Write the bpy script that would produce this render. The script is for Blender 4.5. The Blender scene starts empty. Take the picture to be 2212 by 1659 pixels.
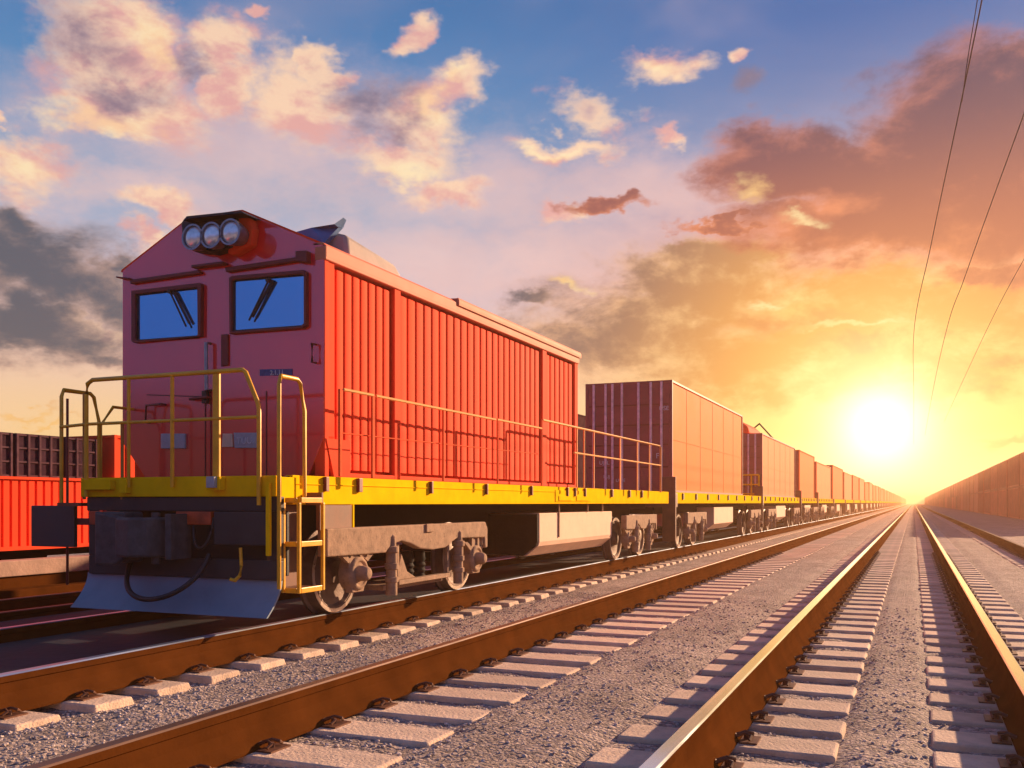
import bpy, bmesh, math, random
from mathutils import Vector, noise as mnoise
random.seed(7)
C = bpy.context.scene.collection
S = 1.3                                    # metres per scene unit (camera height above the rail heads)
R = math.radians
TH = R(22.95); CT, ST = math.cos(TH), math.sin(TH)
F, CX, HZ = 2049.0, 1106.0, 1086.0

# ------------------------------------------------------------------ camera
cam = bpy.data.cameras.new('camera'); camo = bpy.data.objects.new('camera', cam); C.objects.link(camo)
camo.location = (0, 0, S); camo.rotation_euler = (R(90), 0, TH)
cam.sensor_width = 36; cam.lens = 36 * F / 2212; cam.shift_y = (HZ - 829.5) / 2212
cam.clip_start = 0.05; cam.clip_end = 6000
sc = bpy.context.scene; sc.camera = camo
sc.view_settings.view_transform = 'Standard'; sc.view_settings.look = 'None'
sc.view_settings.exposure = 1.0; sc.view_settings.gamma = 1
sc.cycles.max_bounces = 6; sc.cycles.volume_bounces = 1; sc.cycles.use_denoising = True
sc.cycles.diffuse_bounces = 3; sc.cycles.glossy_bounces = 3

SUN_AZ, SUN_EL = 26.0, 16.0                # degrees right of the tracks, above the horizon
GLOW_AZ, GLOW_EL = -1.7, 4.25
def dirv(az, el):
    a, e = R(az), R(el); return Vector((math.sin(a)*math.cos(e), math.cos(a)*math.cos(e), math.sin(e)))

# ------------------------------------------------------------------ sky
def pix_dir(px, py):
    r, z = (px - CX)/F, (HZ - py)/F
    v = Vector((r*CT - ST, r*ST + CT, z)).normalized()
    return math.degrees(math.atan2(v.x, v.y)), math.degrees(math.asin(v.z))

w = bpy.data.worlds.new("World"); sc.world = w; w.use_nodes = True
nt = w.node_tree; nt.nodes.clear()
def nd(t, **k):
    n = nt.nodes.new(t)
    for a, b in k.items(): setattr(n, a, b)
    return n
def put(sock, v):
    if isinstance(v, bpy.types.NodeSocket): nt.links.new(v, sock)
    else: sock.default_value = v
def ma(op, a, b=None, c=None, clamp=False):
    n = nd('ShaderNodeMath', operation=op, use_clamp=clamp); put(n.inputs[0], a)
    if b is not None: put(n.inputs[1], b)
    if c is not None: put(n.inputs[2], c)
    return n.outputs[0]
def vm(op, a, b=None, out=0):
    n = nd('ShaderNodeVectorMath', operation=op); put(n.inputs[0], a)
    if b is not None:
        if op == 'SCALE': put(n.inputs['Scale'], b)
        else: put(n.inputs[1], b)
    return n.outputs[out]
def sstep(x, lo, hi):
    n = nd('ShaderNodeMapRange', interpolation_type='SMOOTHSTEP'); put(n.inputs[0], x)
    n.inputs[1].default_value = lo; n.inputs[2].default_value = hi; return n.outputs[0]
def lin(c):
    return tuple((x/255/12.92 if x <= 10 else ((x/255+.055)/1.055)**2.4) for x in c) + (1,)
def mixc(f, a, b, mode='MIX'):
    n = nd('ShaderNodeMix', data_type='RGBA', blend_type=mode); n.clamp_factor = True
    put(n.inputs[0], f); put(n.inputs[6], a); put(n.inputs[7], b); return n.outputs[2]
def ramp(x, stops, lo=0., hi=1.):
    m = nd('ShaderNodeMapRange'); put(m.inputs[0], x); m.inputs[1].default_value = lo; m.inputs[2].default_value = hi
    n = nd('ShaderNodeValToRGB'); put(n.inputs[0], m.outputs[0]); e = n.color_ramp.elements
    for i, (p, c) in enumerate(stops):
        el = e[i] if i < 2 else e.new((p-lo)/(hi-lo))
        el.position = (p-lo)/(hi-lo); el.color = lin(c)
    return n.outputs[0]
D = nd('ShaderNodeTexCoord').outputs['Generated']
sx = nd('ShaderNodeSeparateXYZ'); put(sx.inputs[0], D)
az = ma('MULTIPLY', ma('ARCTAN2', sx.outputs[0], sx.outputs[1]), 57.2958)
el = ma('MULTIPLY', ma('ARCSINE', sx.outputs[2]), 57.2958)
def noise(scale, detail=6, rough=.55, dist=0., vec=None):
    n = nd('ShaderNodeTexNoise'); put(n.inputs['Vector'], vec if vec is not None else D)
    n.inputs['Scale'].default_value = scale; n.inputs['Detail'].default_value = detail
    n.inputs['Roughness'].default_value = rough; n.inputs['Distortion'].default_value = dist
    return n
stretch = vm('MULTIPLY', D, (1., 1., 1.7))
w1 = noise(7, 5, .6, 0, stretch); w2 = noise(26, 6, .62, 0, stretch)
wv = vm('ADD', vm('MULTIPLY', vm('SUBTRACT', w1.outputs['Color'], (.5,.5,.5)), (9., 6., 0)),
              vm('MULTIPLY', vm('SUBTRACT', w2.outputs['Color'], (.5,.5,.5)), (2.6, 1.9, 0)))
ae = nd('ShaderNodeCombineXYZ'); put(ae.inputs[0], az); put(ae.inputs[1], el)
AE = vm('ADD', ae.outputs[0], wv)
def blobs(lst, src=None):
    out = None
    for (px, py, rx, ry) in lst:
        a, e = pix_dir(px, py); k = math.degrees(1/F)*.9
        v = vm('DIVIDE', vm('SUBTRACT', src or AE, (a, e, 0)), (rx*k, ry*k, 1))
        b = ma('SUBTRACT', 1, vm('LENGTH', v, out=1))
        out = b if out is None else ma('MAXIMUM', out, b)
    return out
# clear sky: left of the picture, right of the picture, and the sky behind the camera
skyL = ramp(el, [(0,(255,206,130)),(4,(252,210,146)),(8,(240,200,176)),(12,(208,190,200)),(17,(136,166,198)),(24,(72,130,184)),(30,(48,106,166)),(45,(60,96,150)),(90,(28,74,150))], 0, 90)
skyR = ramp(el, [(0,(255,226,170)),(4,(255,214,110)),(9,(250,186,96)),(13,(238,160,112)),(16,(206,156,156)),(20,(118,138,180)),(26,(44,104,170)),(30,(38,96,160)),(45,(60,96,150)),(90,(28,74,150))], 0, 90)
skyB = ramp(el, [(0,(36,22,26)),(4.5,(50,38,50)),(7,(104,112,178)),(25,(88,124,188)),(50,(84,110,164)),(90,(90,110,150))], 0, 90)
sky = mixc(sstep(az, -30, -2), skyL, skyR)
rear = sstep(ma('ABSOLUTE', ma('ADD', az, 20)), 45, 110)
sky = mixc(rear, sky, skyB)
soft = sstep(noise(3.2, 4, .5, .4, stretch).outputs[0], .45, .75)
sky = mixc(ma('MULTIPLY', soft, ma('MULTIPLY', .22, ma('SUBTRACT', 1, rear))), sky, lin((246,206,200)))
# warm glow round the sun
sd = dirv(GLOW_AZ, GLOW_EL)
dot = vm('DOT_PRODUCT', D, tuple(sd), out=1)
ang = ma('MULTIPLY', ma('ARCCOSINE', ma('MINIMUM', dot, .999999)), 57.2958)
def gl(k): return ma('EXPONENT', ma('MULTIPLY', ma('POWER', ma('DIVIDE', ang, k), 2), -1))
# thin veil, cream clouds, grey clouds, orange banks
fine = noise(30, 9, .66, 0, stretch).outputs[0]; mid = noise(10, 8, .62, .25, stretch).outputs[0]
off = vm('ADD', stretch, tuple((dirv(GLOW_AZ, -12)-dirv(-20, 14)).normalized()*.045))
mid2 = noise(10, 8, .62, .25, off).outputs[0]
relief = ma('MULTIPLY', ma('SUBTRACT', mid, mid2), 1.7)
def layer(bl, lo, hi, edge, core, c0, c1, k=.9, base=None, rel=1.):
    b = ma('ADD', bl, ma('ADD', ma('MULTIPLY', ma('SUBTRACT', fine, .5), .6), ma('MULTIPLY', ma('SUBTRACT', mid, .5), 1.3)))
    d = sstep(b, lo, hi)
    t = sstep(ma('ADD', ma('ADD', bl, ma('MULTIPLY', ma('SUBTRACT', fine, .5), .5)), ma('MULTIPLY', relief, rel)), c0, c1)
    return mixc(ma('MULTIPLY', d, k), base, mixc(t, lin(edge), lin(core)))
def cen(x): return ma('SUBTRACT', x, .5)
def layer(bl, lo, hi, lit, shade, t0, t1, k, base, nz=1.3, fz=.5, rel=1., body=0.):
    """soft cloud: opacity from blobs + noise, tone from the slope of the noise towards the sun and from the depth of the cloud"""
    b = ma('ADD', bl, ma('ADD', ma('MULTIPLY', cen(fine), fz), ma('MULTIPLY', cen(mid), nz)))
    d = sstep(b, lo, hi)
    t = sstep(ma('ADD', ma('MULTIPLY', b, body), ma('MULTIPLY', relief, rel)), t0, t1)
    lit = lit if isinstance(lit, bpy.types.NodeSocket) else lin(lit); shade = shade if isinstance(shade, bpy.types.NodeSocket) else lin(shade)
    return mixc(ma('MULTIPLY', d, k), base, mixc(t, lit, shade))
veil = blobs([(560,330,600,200),(1000,420,460,150),(300,420,460,90),(1400,420,380,140),(900,560,500,120),(1150,560,400,120)])
sky = layer(veil, -.3, 1., (252,206,192), (244,198,186), -.3, .3, .62, sky)
cream = blobs([(330,60,90,70),(250,120,170,130),(480,110,75,60),(300,250,180,60),(500,200,70,60),(640,230,110,90),(700,160,50,40),(860,330,150,60),(1000,190,80,50),(930,270,110,60),
               (950,410,120,36),(60,370,130,60),(330,455,100,34),(1440,130,90,36),(1250,320,100,28),(1300,230,90,50),(585,66,36,18),(865,62,44,34),
               (1470,295,44,22),(1590,125,34,20),(1250,465,60,24),(10,268,30,12),(350,535,80,26),(210,720,110,22)])
sky = layer(cream, -.35, .55, (255,214,178), (232,170,160), -.14, .2, .92, sky, 1.5, .7)
hot = blobs([(240,270,130,34),(860,355,110,26),(950,250,60,36),(1430,130,60,20),(1230,325,70,14),(60,370,80,24),(350,90,50,50),(980,180,40,24)])
sky = layer(hot, -.2, .9, (255,232,186), (255,210,162), -.2, .2, .85, sky, 1.2, .8)
greys = blobs([(170,90,110,70),(260,200,110,50),(800,215,130,60),(880,270,80,40),(1290,225,60,34),(420,150,70,40),(1620,190,60,30)])
sky = layer(greys, -.2, 1.0, (196,164,168), (126,112,132), -.25, .2, .85, sky, 1.3, .4)
dark = blobs([(20,560,190,100),(150,640,210,95),(80,730,220,60),(230,590,100,46),(220,770,80,26),(1170,645,70,20),(40,480,80,40)])
sky = layer(dark, -.45, .5, (200,158,138), (82,84,94), -.45, .6, .95, sky, 1.4, .5, 1., .7)
glowd = sstep(ang, 6, 20)
bank = blobs([(1450,650,300,100),(1330,740,280,100),(1500,580,200,40),(1700,790,380,80),(1250,720,170,60),(1900,650,370,80),(2150,660,200,100),(2000,790,340,70)])
sky = layer(bank, -.4, .45, mixc(glowd, lin((255,214,130)), lin((252,190,136))), mixc(glowd, lin((232,156,60)), lin((120,94,86))), -.45, .3, .94, sky, 1.5, .5, 1., .35)
brown = blobs([(1720,370,170,85),(1960,420,240,110),(2100,300,170,160),(1880,490,300,60),(2200,230,150,110),(1340,455,75,18),(2190,590,120,40),(1520,510,80,12),(2150,400,150,120)])
bl_ = sstep(el, 13, 23)
sky = layer(brown, -.55, .12, mixc(bl_, lin((240,140,84)), lin((196,120,104))), mixc(bl_, lin((178,92,62)), lin((86,60,82))), -.5, .3, .97, sky, 1.1, .4, .9, .5)
rim = blobs([(1620,430,60,50),(1700,500,90,20),(1640,680,60,16),(1240,600,60,18),(1850,720,120,12)])
sky = layer(rim, -.1, 1.0, (255,236,170), (255,206,130), -.2, .2, .8, sky, 1.8, 1.)
lowb = blobs([(2180,800,130,30),(1960,760,170,24),(1700,700,130,26),(2190,930,60,12),(60,880,90,8),(120,905,60,6)])
sky = layer(lowb, -.3, .8, (250,190,96), (200,116,56), -.3, .3, .6, sky)
front = ma('SUBTRACT', 1, rear)
g = mixc(1, sky, vm('SCALE', (1., .40, .05), ma('MULTIPLY', gl(18), .07)), 'ADD')
g = mixc(1, g, vm('SCALE', (1., .66, .16), ma('MULTIPLY', gl(9), .34)), 'ADD')
g = mixc(1, g, vm('SCALE', (1., .86, .55), ma('MULTIPLY', gl(4.6), .62)), 'ADD')
g = mixc(1, g, vm('SCALE', (1., .92, .72), ma('MULTIPLY', gl(2.1), 1.2)), 'ADD')
nish = nd('ShaderNodeTexSky', sky_type='NISHITA', sun_disc=False)
nish.sun_elevation = R(SUN_EL); nish.sun_rotation = R(SUN_AZ)
bg1 = nd('ShaderNodeBackground'); put(bg1.inputs[0], g); bg1.inputs[1].default_value = .48
bg2 = nd('ShaderNodeBackground'); put(bg2.inputs[0], nish.outputs[0]); bg2.inputs[1].default_value = .004
ad = nd('ShaderNodeAddShader'); nt.links.new(bg1.outputs[0], ad.inputs[0]); nt.links.new(bg2.outputs[0], ad.inputs[1])
wo = nd('ShaderNodeOutputWorld'); nt.links.new(ad.outputs[0], wo.inputs[0])

# ------------------------------------------------------------------ sun
sl = bpy.data.lights.new('sun', 'SUN'); sl.energy = 5.0; sl.angle = R(.6); sl.color = (1., .64, .38)
so = bpy.data.objects.new('sun', sl); C.objects.link(so)
so.rotation_euler = (-dirv(SUN_AZ, SUN_EL)).to_track_quat('-Z', 'Y').to_euler()

# ------------------------------------------------------------------ helpers
def W(p): return Vector((p[0]*S, p[1]*S, (p[2]+1)*S))      # z counts from eye level, rail heads at -1
def fy(px, py, Y):                                          # point of the cross-plane Y seen at a picture position
    k = (px-CX)/F; d = Y/(CT + k*ST); return (d*(k*CT-ST), Y, (HZ-py)/F*d)
def fx(px, py, X):
    k = (px-CX)/F; d = X/(k*CT-ST); return (X, d*(CT+k*ST), (HZ-py)/F*d)
class MB:
    def __init__(s): s.v = []; s.f = []; s.m = []; s.cur = 0
    def add(s, vs, fs, m=None):
        o = len(s.v); s.v += [W(p) for p in vs]; s.f += [tuple(i+o for i in f) for f in fs]; s.m += [s.cur if m is None else m]*len(fs); return s
    def box(s, x0, x1, y0, y1, z0, z1):
        x0, x1 = sorted((x0, x1)); y0, y1 = sorted((y0, y1)); z0, z1 = sorted((z0, z1))
        return s.add([(x0,y0,z0),(x1,y0,z0),(x1,y1,z0),(x0,y1,z0),(x0,y0,z1),(x1,y0,z1),(x1,y1,z1),(x0,y1,z1)],
              [(0,3,2,1),(4,5,6,7),(0,1,5,4),(1,2,6,5),(2,3,7,6),(3,0,4,7)])
    def prism(s, poly, axis, a, b):        # poly in the two other axes, extruded from a to b
        n = len(poly)
        def P(p, t): return (t,p[0],p[1]) if axis == 'x' else (p[0],t,p[1]) if axis == 'y' else (p[0],p[1],t)
        vs = [P(p, a) for p in poly] + [P(p, b) for p in poly]
        fs = [tuple(range(n)), tuple(range(2*n-1, n-1, -1))] + [(i, n+i, n+(i+1) % n, (i+1) % n) for i in range(n)]
        return s.add(vs, fs)
    def tube(s, pts, r, seg=8, cap=True):
        pts = [Vector(p) for p in pts]; n = len(pts); rings = []; up = Vector((0.03, .02, 1))
        for i, p in enumerate(pts):
            t = (pts[min(i+1, n-1)] - pts[max(i-1, 0)]).normalized()
            a = t.cross(up)
            if a.length < .2: a = t.cross(Vector((1, 0, 0)))
            a.normalize(); b = t.cross(a).normalized()
            rr = r[i] if isinstance(r, (list, tuple)) else r
            if 0 < i < n-1:
                c = (pts[i]-pts[i-1]).normalized().dot((pts[i+1]-pts[i]).normalized()); rr = rr/max(.75, math.sqrt((1+c)/2))
            rings.append([tuple(p + a*rr*math.cos(2*math.pi*(k+.5)/seg) + b*rr*math.sin(2*math.pi*(k+.5)/seg)) for k in range(seg)])
        vs = [q for rg in rings for q in rg]; fs = []
        for i in range(n-1):
            for k in range(seg): fs.append((i*seg+k, i*seg+(k+1) % seg, (i+1)*seg+(k+1) % seg, (i+1)*seg+k))
        if cap: fs += [tuple(range(seg-1, -1, -1)), tuple((n-1)*seg+k for k in range(seg))]
        return s.add(vs, fs)
    def lathe(s, c, axis, prof, seg=28):   # prof: (offset along axis, radius)
        vs = []; fs = []; n = len(prof)
        for (t, r) in prof:
            for k in range(seg):
                a = 2*math.pi*k/seg; p, q = r*math.cos(a), r*math.sin(a)
                vs.append((c[0]+t, c[1]+p, c[2]+q) if axis == 'x' else (c[0]+p, c[1]+t, c[2]+q) if axis == 'y' else (c[0]+p, c[1]+q, c[2]+t))
        for i in range(n-1):
            for k in range(seg): fs.append((i*seg+k, i*seg+(k+1) % seg, (i+1)*seg+(k+1) % seg, (i+1)*seg+k))
        fs += [tuple(range(seg-1, -1, -1)), tuple((n-1)*seg+k for k in range(seg))]
        return s.add(vs, fs)
    def build(s, name, mat, parent=None, bevel=0., smooth=None, mats=None):
        me = bpy.data.meshes.new(name); off = world_loc(parent)
        me.from_pydata([tuple(v-off) for v in s.v], [], s.f)
        bm = bmesh.new(); bm.from_mesh(me); bmesh.ops.recalc_face_normals(bm, faces=bm.faces); bm.to_mesh(me); bm.free()
        for m in (mats or [mat]): me.materials.append(m)
        if mats: me.polygons.foreach_set('material_index', s.m)
        o = bpy.data.objects.new(name, me); C.objects.link(o); o.parent = parent
        if smooth is not None:
            me.polygons.foreach_set('use_smooth', [True]*len(me.polygons)); me.set_sharp_from_angle(angle=R(smooth))
        if bevel:
            b = o.modifiers.new('bevel', 'BEVEL'); b.width = bevel*S; b.segments = 2; b.limit_method = 'ANGLE'; b.angle_limit = R(35)
            b.harden_normals = False
        return o
def world_loc(o):
    v = Vector((0, 0, 0))
    while o is not None: v += o.location; o = o.parent
    return v
def tag(o, label=None, cat=None, group=None, kind=None):
    if label: o['label'] = label
    if cat: o['category'] = cat
    if group: o['group'] = group
    if kind: o['kind'] = kind
    return o
def thing(name, p, label, cat, group=None):
    o = bpy.data.objects.new(name, None); o.empty_display_size = .2; C.objects.link(o); o.location = W(p)
    return tag(o, label, cat, group)
def kids(o): return [c for c in o.children]
def copy_tree(o, parent=None):
    c = o.copy(); C.objects.link(c); c.parent = parent
    for ch in kids(o): copy_tree(ch, c)
    return c

# ------------------------------------------------------------------ materials
def mat(name, col, rough=.5, metal=0., var=.12, vscale=2., dirt=0., dirtcol=(.05,.035,.025), bump=0., bscale=30., coat=0., spec=.5, stretchv=(1,1,1), rnd=0.):
    m = bpy.data.materials.new(name); m.use_nodes = True; t = m.node_tree; b = t.nodes['Principled BSDF']
    def N(ty, **k):
        n = t.nodes.new(ty)
        for a, v in k.items(): setattr(n, a, v)
        return n
    L = t.links.new
    tc = N('ShaderNodeTexCoord'); mp = N('ShaderNodeMapping'); L(tc.outputs['Object'], mp.inputs[0]); mp.inputs['Scale'].default_value = stretchv
    n1 = N('ShaderNodeTexNoise'); L(mp.outputs[0], n1.inputs['Vector']); n1.inputs['Scale'].default_value = vscale; n1.inputs['Detail'].default_value = 8
    n1.inputs['Roughness'].default_value = .5
    r1 = N('ShaderNodeMapRange'); L(n1.outputs[0], r1.inputs[0]); r1.inputs[1].default_value = .3; r1.inputs[2].default_value = .7
    r1.inputs[3].default_value = 1-var; r1.inputs[4].default_value = 1+var
    mx = N('ShaderNodeMix', data_type='RGBA', blend_type='MULTIPLY'); mx.inputs[0].default_value = 1; mx.inputs[6].default_value = (*col, 1)
    L(r1.outputs[0], mx.inputs[7]); out = mx.outputs[2]
    if dirt:
        n2 = N('ShaderNodeTexNoise'); L(mp.outputs[0], n2.inputs['Vector']); n2.inputs['Scale'].default_value = vscale*2.7; n2.inputs['Detail'].default_value = 10
        n2.inputs['Roughness'].default_value = .7
        r2 = N('ShaderNodeMapRange'); L(n2.outputs[0], r2.inputs[0]); r2.inputs[1].default_value = .52; r2.inputs[2].default_value = .75; r2.inputs[4].default_value = dirt
        m2 = N('ShaderNodeMix', data_type='RGBA'); L(r2.outputs[0], m2.inputs[0]); L(out, m2.inputs[6]); m2.inputs[7].default_value = (*dirtcol, 1); out = m2.outputs[2]
    if rnd:
        oi = N('ShaderNodeObjectInfo'); r5 = N('ShaderNodeMapRange'); L(oi.outputs['Random'], r5.inputs[0]); r5.inputs[3].default_value = 1-rnd; r5.inputs[4].default_value = 1+rnd*.6
        m5 = N('ShaderNodeMix', data_type='RGBA', blend_type='MULTIPLY'); m5.inputs[0].default_value = 1; L(out, m5.inputs[6]); L(r5.outputs[0], m5.inputs[7]); out = m5.outputs[2]
    L(out, b.inputs['Base Color'])
    r3 = N('ShaderNodeMapRange'); L(n1.outputs[0], r3.inputs[0]); r3.inputs[3].default_value = max(0.02, rough-.08); r3.inputs[4].default_value = min(1, rough+.1)
    L(r3.outputs[0], b.inputs['Roughness'])
    b.inputs['Metallic'].default_value = metal; b.inputs['Coat Weight'].default_value = coat; b.inputs['Coat Roughness'].default_value = .12
    b.inputs['Specular IOR Level'].default_value = spec
    if bump:
        n4 = N('ShaderNodeTexNoise'); L(mp.outputs[0], n4.inputs['Vector']); n4.inputs['Scale'].default_value = bscale; n4.inputs['Detail'].default_value = 6
        bp = N('ShaderNodeBump'); bp.inputs['Strength'].default_value = bump; bp.inputs['Distance'].default_value = .02
        L(n4.outputs[0], bp.inputs['Height']); L(bp.outputs[0], b.inputs['Normal'])
    return m
RED = mat('red_paint', (.92,.078,.026), .75, 0, .10, 2.2, .26, (.40,.030,.015), .05, 9, 0, .07, stretchv=(1,1,.16))
FRONT = mat('maroon_paint', (.86,.014,.022), .3, 0, .06, 1.1, .10, (.3,.02,.04), .02, 7, 1., .5)
FRONT.node_tree.nodes['Principled BSDF'].inputs['Coat IOR'].default_value = 2.05
FRONT.node_tree.nodes['Principled BSDF'].inputs['Coat Roughness'].default_value = .06
PEACH = mat('sunlit_red_trim', (.62,.22,.13), .65, 0, .08, 3, .12, (.3,.1,.06), spec=.15)  # red trim painted paler to imitate sun glancing off the roof edge
YEL = mat('yellow_paint', (.98,.58,.008), .7, 0, .08, 4, .16, (.50,.24,.02), .05, 12, 0, .0)
RAILY = mat('yellow_handrail', (.85,.42,.01), .38, 0, .14, 6, .25, (.2,.08,.02))
DKRED = mat('dark_red_trim', (.16,.014,.014), .45, 0, .15, 4)
BLACK = mat('black_rubber', (.012,.012,.014), .5, 0, .2, 8)
UNDER = mat('underframe_black', (.010,.009,.009), .8, 0, .3, 5, .2, (.04,.024,.016), .2, 20, 0, .15)
GREY = mat('dark_grey_plate', (.034,.036,.040), .6, 0, .2, 3, .3, (.05,.04,.035), .1, 14, 0, .3)
COUP = mat('cast_steel', (.075,.075,.078), .6, .1, .25, 8, .4, (.045,.035,.03), .3, 30, 0, .3)
PLOW = mat('blue_grey_plough', (.20,.27,.34), .45, .1, .10, 2, .25, (.12,.10,.09), .1, 10)
BOGIE = mat('dusty_tan_steel', (.36,.235,.155), .8, 0, .22, 7, .6, (.07,.042,.03), .25, 26, 0, .1)
TYRE = mat('bright_tyre_steel', (.75,.62,.52), .3, .8, .12, 12, .2, (.3,.18,.12))
WHEEL = mat('worn_wheel_steel', (.17,.11,.085), .55, .35, .2, 9, .5, (.10,.055,.03), .2, 30)
TANK = mat('beige_tank', (.82,.54,.38), .7, 0, .08, 2.5, .2, (.3,.17,.11), .06, 12, 0, .15)
GLASS = mat('sky_tinted_glass', (.13,.48,.80), .05, .92, .03, 1)  # part of the sky's blue reflection is put into the tint
LENS = mat('headlight_glass', (.80,.92,1.0), .2, .5, .25, 14, 0, coat=1)
CHROME = mat('headlight_rim', (.30,.30,.32), .3, .8, .2, 9)
PLATE = mat('grey_number_plate', (.36,.40,.44), .45, .2, .12, 16, .3, (.18,.18,.2))
BLUEST = mat('blue_sticker', (.04,.07,.22), .4, 0, .3, 30)
WHITEM = mat('white_marking', (.62,.64,.68), .6, 0, .2, 20)
SCOOPB = mat('blue_steel_flap', (.07,.17,.36), .3, .3, .2, 5)
SCOOPW = mat('cream_scoop', (.40,.33,.28), .8, 0, .12, 5, .3, (.3,.22,.16))
BROWN = mat('brown_end_post', (.17,.06,.026), .6, 0, .2, 5, .3, (.05,.02,.01))
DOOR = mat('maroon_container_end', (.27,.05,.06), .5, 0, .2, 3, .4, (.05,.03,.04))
BAR = mat('pale_lock_bar', (.90,.68,.66), .5, .0, .2, 8, .3, (.2,.1,.08))
ORNG = mat('orange_container', (.95,.19,.03), .62, 0, .07, 1.4, .2, (.45,.09,.02), .08, 8, 0, .05, rnd=.12)
ORNG2 = mat('salmon_container', (.92,.29,.11), .62, 0, .08, 1.4, .22, (.45,.12,.05), .08, 8, 0, .05, rnd=.12)
RUST = mat('rail_rust', (.088,.028,.006), .85, .0, .2, 3, .3, (.05,.016,.006), .15, 40, 0, .0)
STEEL = mat('polished_rail_head', (.58,.76,1.0), .06, 1., .06, 30, .12, (.3,.2,.15), .02, 40, stretchv=(1,.06,1))
STEEL2 = mat('used_rail_head', (.55,.66,.80), .32, 1., .1, 12, .25, (.3,.2,.15), .03, 40, stretchv=(1,.1,1))
WORN = mat('dull_rail_head', (.15,.08,.05), .42, .5, .2, 12, .4, (.12,.05,.03), .05, 40, stretchv=(1,.1,1))
CONC = mat('pale_concrete', (.64,.46,.33), .9, 0, .16, 6, .35, (.28,.19,.14), .5, 45, rnd=.22)
CLIP = mat('rusty_clip', (.13,.05,.025), .55, .3, .3, 20)
DARKC = mat('dark_container', (.055,.028,.042), .8, 0, .3, 4, .3, (.1,.05,.06), spec=0)
STACK = mat('brick_red_container', (.72,.24,.11), .6, 0, .14, 1.2, .3, (.18,.06,.04), .08, 8, rnd=.3)
WIRE = mat('cable_black', (.02,.02,.022), .5, .3, .1, 5)

# ballast: cracked stone cells with colour per stone
def ballast_mat(name, scale, amp):
    m = bpy.data.materials.new(name); m.use_nodes = True; t = m.node_tree; b = t.nodes['Principled BSDF']; L = t.links.new
    tc = t.nodes.new('ShaderNodeTexCoord')
    v = t.nodes.new('ShaderNodeTexVoronoi'); v.inputs['Scale'].default_value = scale; L(tc.outputs['Object'], v.inputs['Vector'])
    n = t.nodes.new('ShaderNodeTexNoise'); n.inputs['Scale'].default_value = 1.1; n.inputs['Detail'].default_value = 9; L(tc.outputs['Object'], n.inputs['Vector'])
    cr = t.nodes.new('ShaderNodeValToRGB'); e = cr.color_ramp.elements
    e[0].position = 0; e[0].color = (.18,.14,.125,1); e[1].position = 1; e[1].color = (.50,.39,.335,1)
    x = e.new(.5); x.color = (.33,.255,.22,1)
    sp = t.nodes.new('ShaderNodeSeparateColor'); L(v.outputs['Color'], sp.inputs[0]); L(sp.outputs[0], cr.inputs[0])
    mr = t.nodes.new('ShaderNodeMapRange'); L(n.outputs[0], mr.inputs[0]); mr.inputs[1].default_value = .3; mr.inputs[2].default_value = .7; mr.inputs[3].default_value = .8; mr.inputs[4].default_value = 1.2
    mx = t.nodes.new('ShaderNodeMix'); mx.data_type = 'RGBA'; mx.blend_type = 'MULTIPLY'; mx.inputs[0].default_value = 1
    L(cr.outputs[0], mx.inputs[6]); L(mr.outputs[0], mx.inputs[7]); L(mx.outputs[2], b.inputs['Base Color']); b.inputs['Roughness'].default_value = .85
    b.inputs['Specular IOR Level'].default_value = .25
    n2 = t.nodes.new('ShaderNodeTexNoise'); n2.inputs['Scale'].default_value = scale*2.2; n2.inputs['Detail'].default_value = 5; L(tc.outputs['Object'], n2.inputs['Vector'])
    ad = t.nodes.new('ShaderNodeMath'); ad.operation = 'MULTIPLY_ADD'; L(v.outputs['Distance'], ad.inputs[0]); ad.inputs[1].default_value = -1.0; L(n2.outputs[0], ad.inputs[2])
    bp = t.nodes.new('ShaderNodeBump'); bp.inputs['Strength'].default_value = 1; bp.inputs['Distance'].default_value = amp; L(ad.outputs[0], bp.inputs['Height']); L(bp.outputs[0], b.inputs['Normal'])
    return m
BALL = ballast_mat('ballast_gravel', 30, .022)

# ------------------------------------------------------------------ ground
RA, RB, RC, RD, RE, RF = -.926, .567, -3.07, -4.90, -6.70, 2.32
PITCH = .53; FOOT = -1.22
prof = [(-60,-1.5),(-15,-1.42),(-9,-1.32),(-7.3,-1.25),(-4.62,-1.265),(-4.42,-1.255),(-4.2,-1.20),(-3.35,-1.195),(-3.2,-1.225),(-3.02,-1.246),(-2.34,-1.246),(-2.18,-1.215),
        (-1.60,-1.215),(-1.44,-1.246),(-.36,-1.246),(-.28,-1.215),(.02,-1.215),(.10,-1.246),(1.12,-1.246),(1.25,-1.225),(2.0,-1.24),(2.8,-1.24),(4,-1.26),(9,-1.28),(60,-1.4)]
def bh(x):
    for i in range(len(prof)-1):
        if prof[i][0] <= x <= prof[i+1][0]:
            t = (x-prof[i][0])/(prof[i+1][0]-prof[i][0]); return prof[i][1]+(prof[i+1][1]-prof[i][1])*t
    return prof[0][1]
def gz(x, y):
    a = .022 if -9 < x < 3 else .04
    return bh(x) + a*(mnoise.noise(Vector((x*2.2, y*2.2, 1.3)))+.5*mnoise.noise(Vector((x*7, y*7, 4.3)))+.3*mnoise.noise(Vector((x*17, y*17, 8.3))))
xs = [-400,-160,-80,-40,-25,-18,-14,-11]; x = -9.5
while x < 3.2: xs.append(x); x += .075
xs += [3.6,4.2,5,6,7,8,10,14,20,35,70,160,400]
ys = [-60,-20,-6,-2]; y = 0.
while y < 900: ys.append(y); y += max(.075, y*.018 if y > 9 else .075)
ys.append(1000)
g = MB()
nx = len(xs)
vs = [(x, y, gz(x, y)) for y in ys for x in xs]
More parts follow.
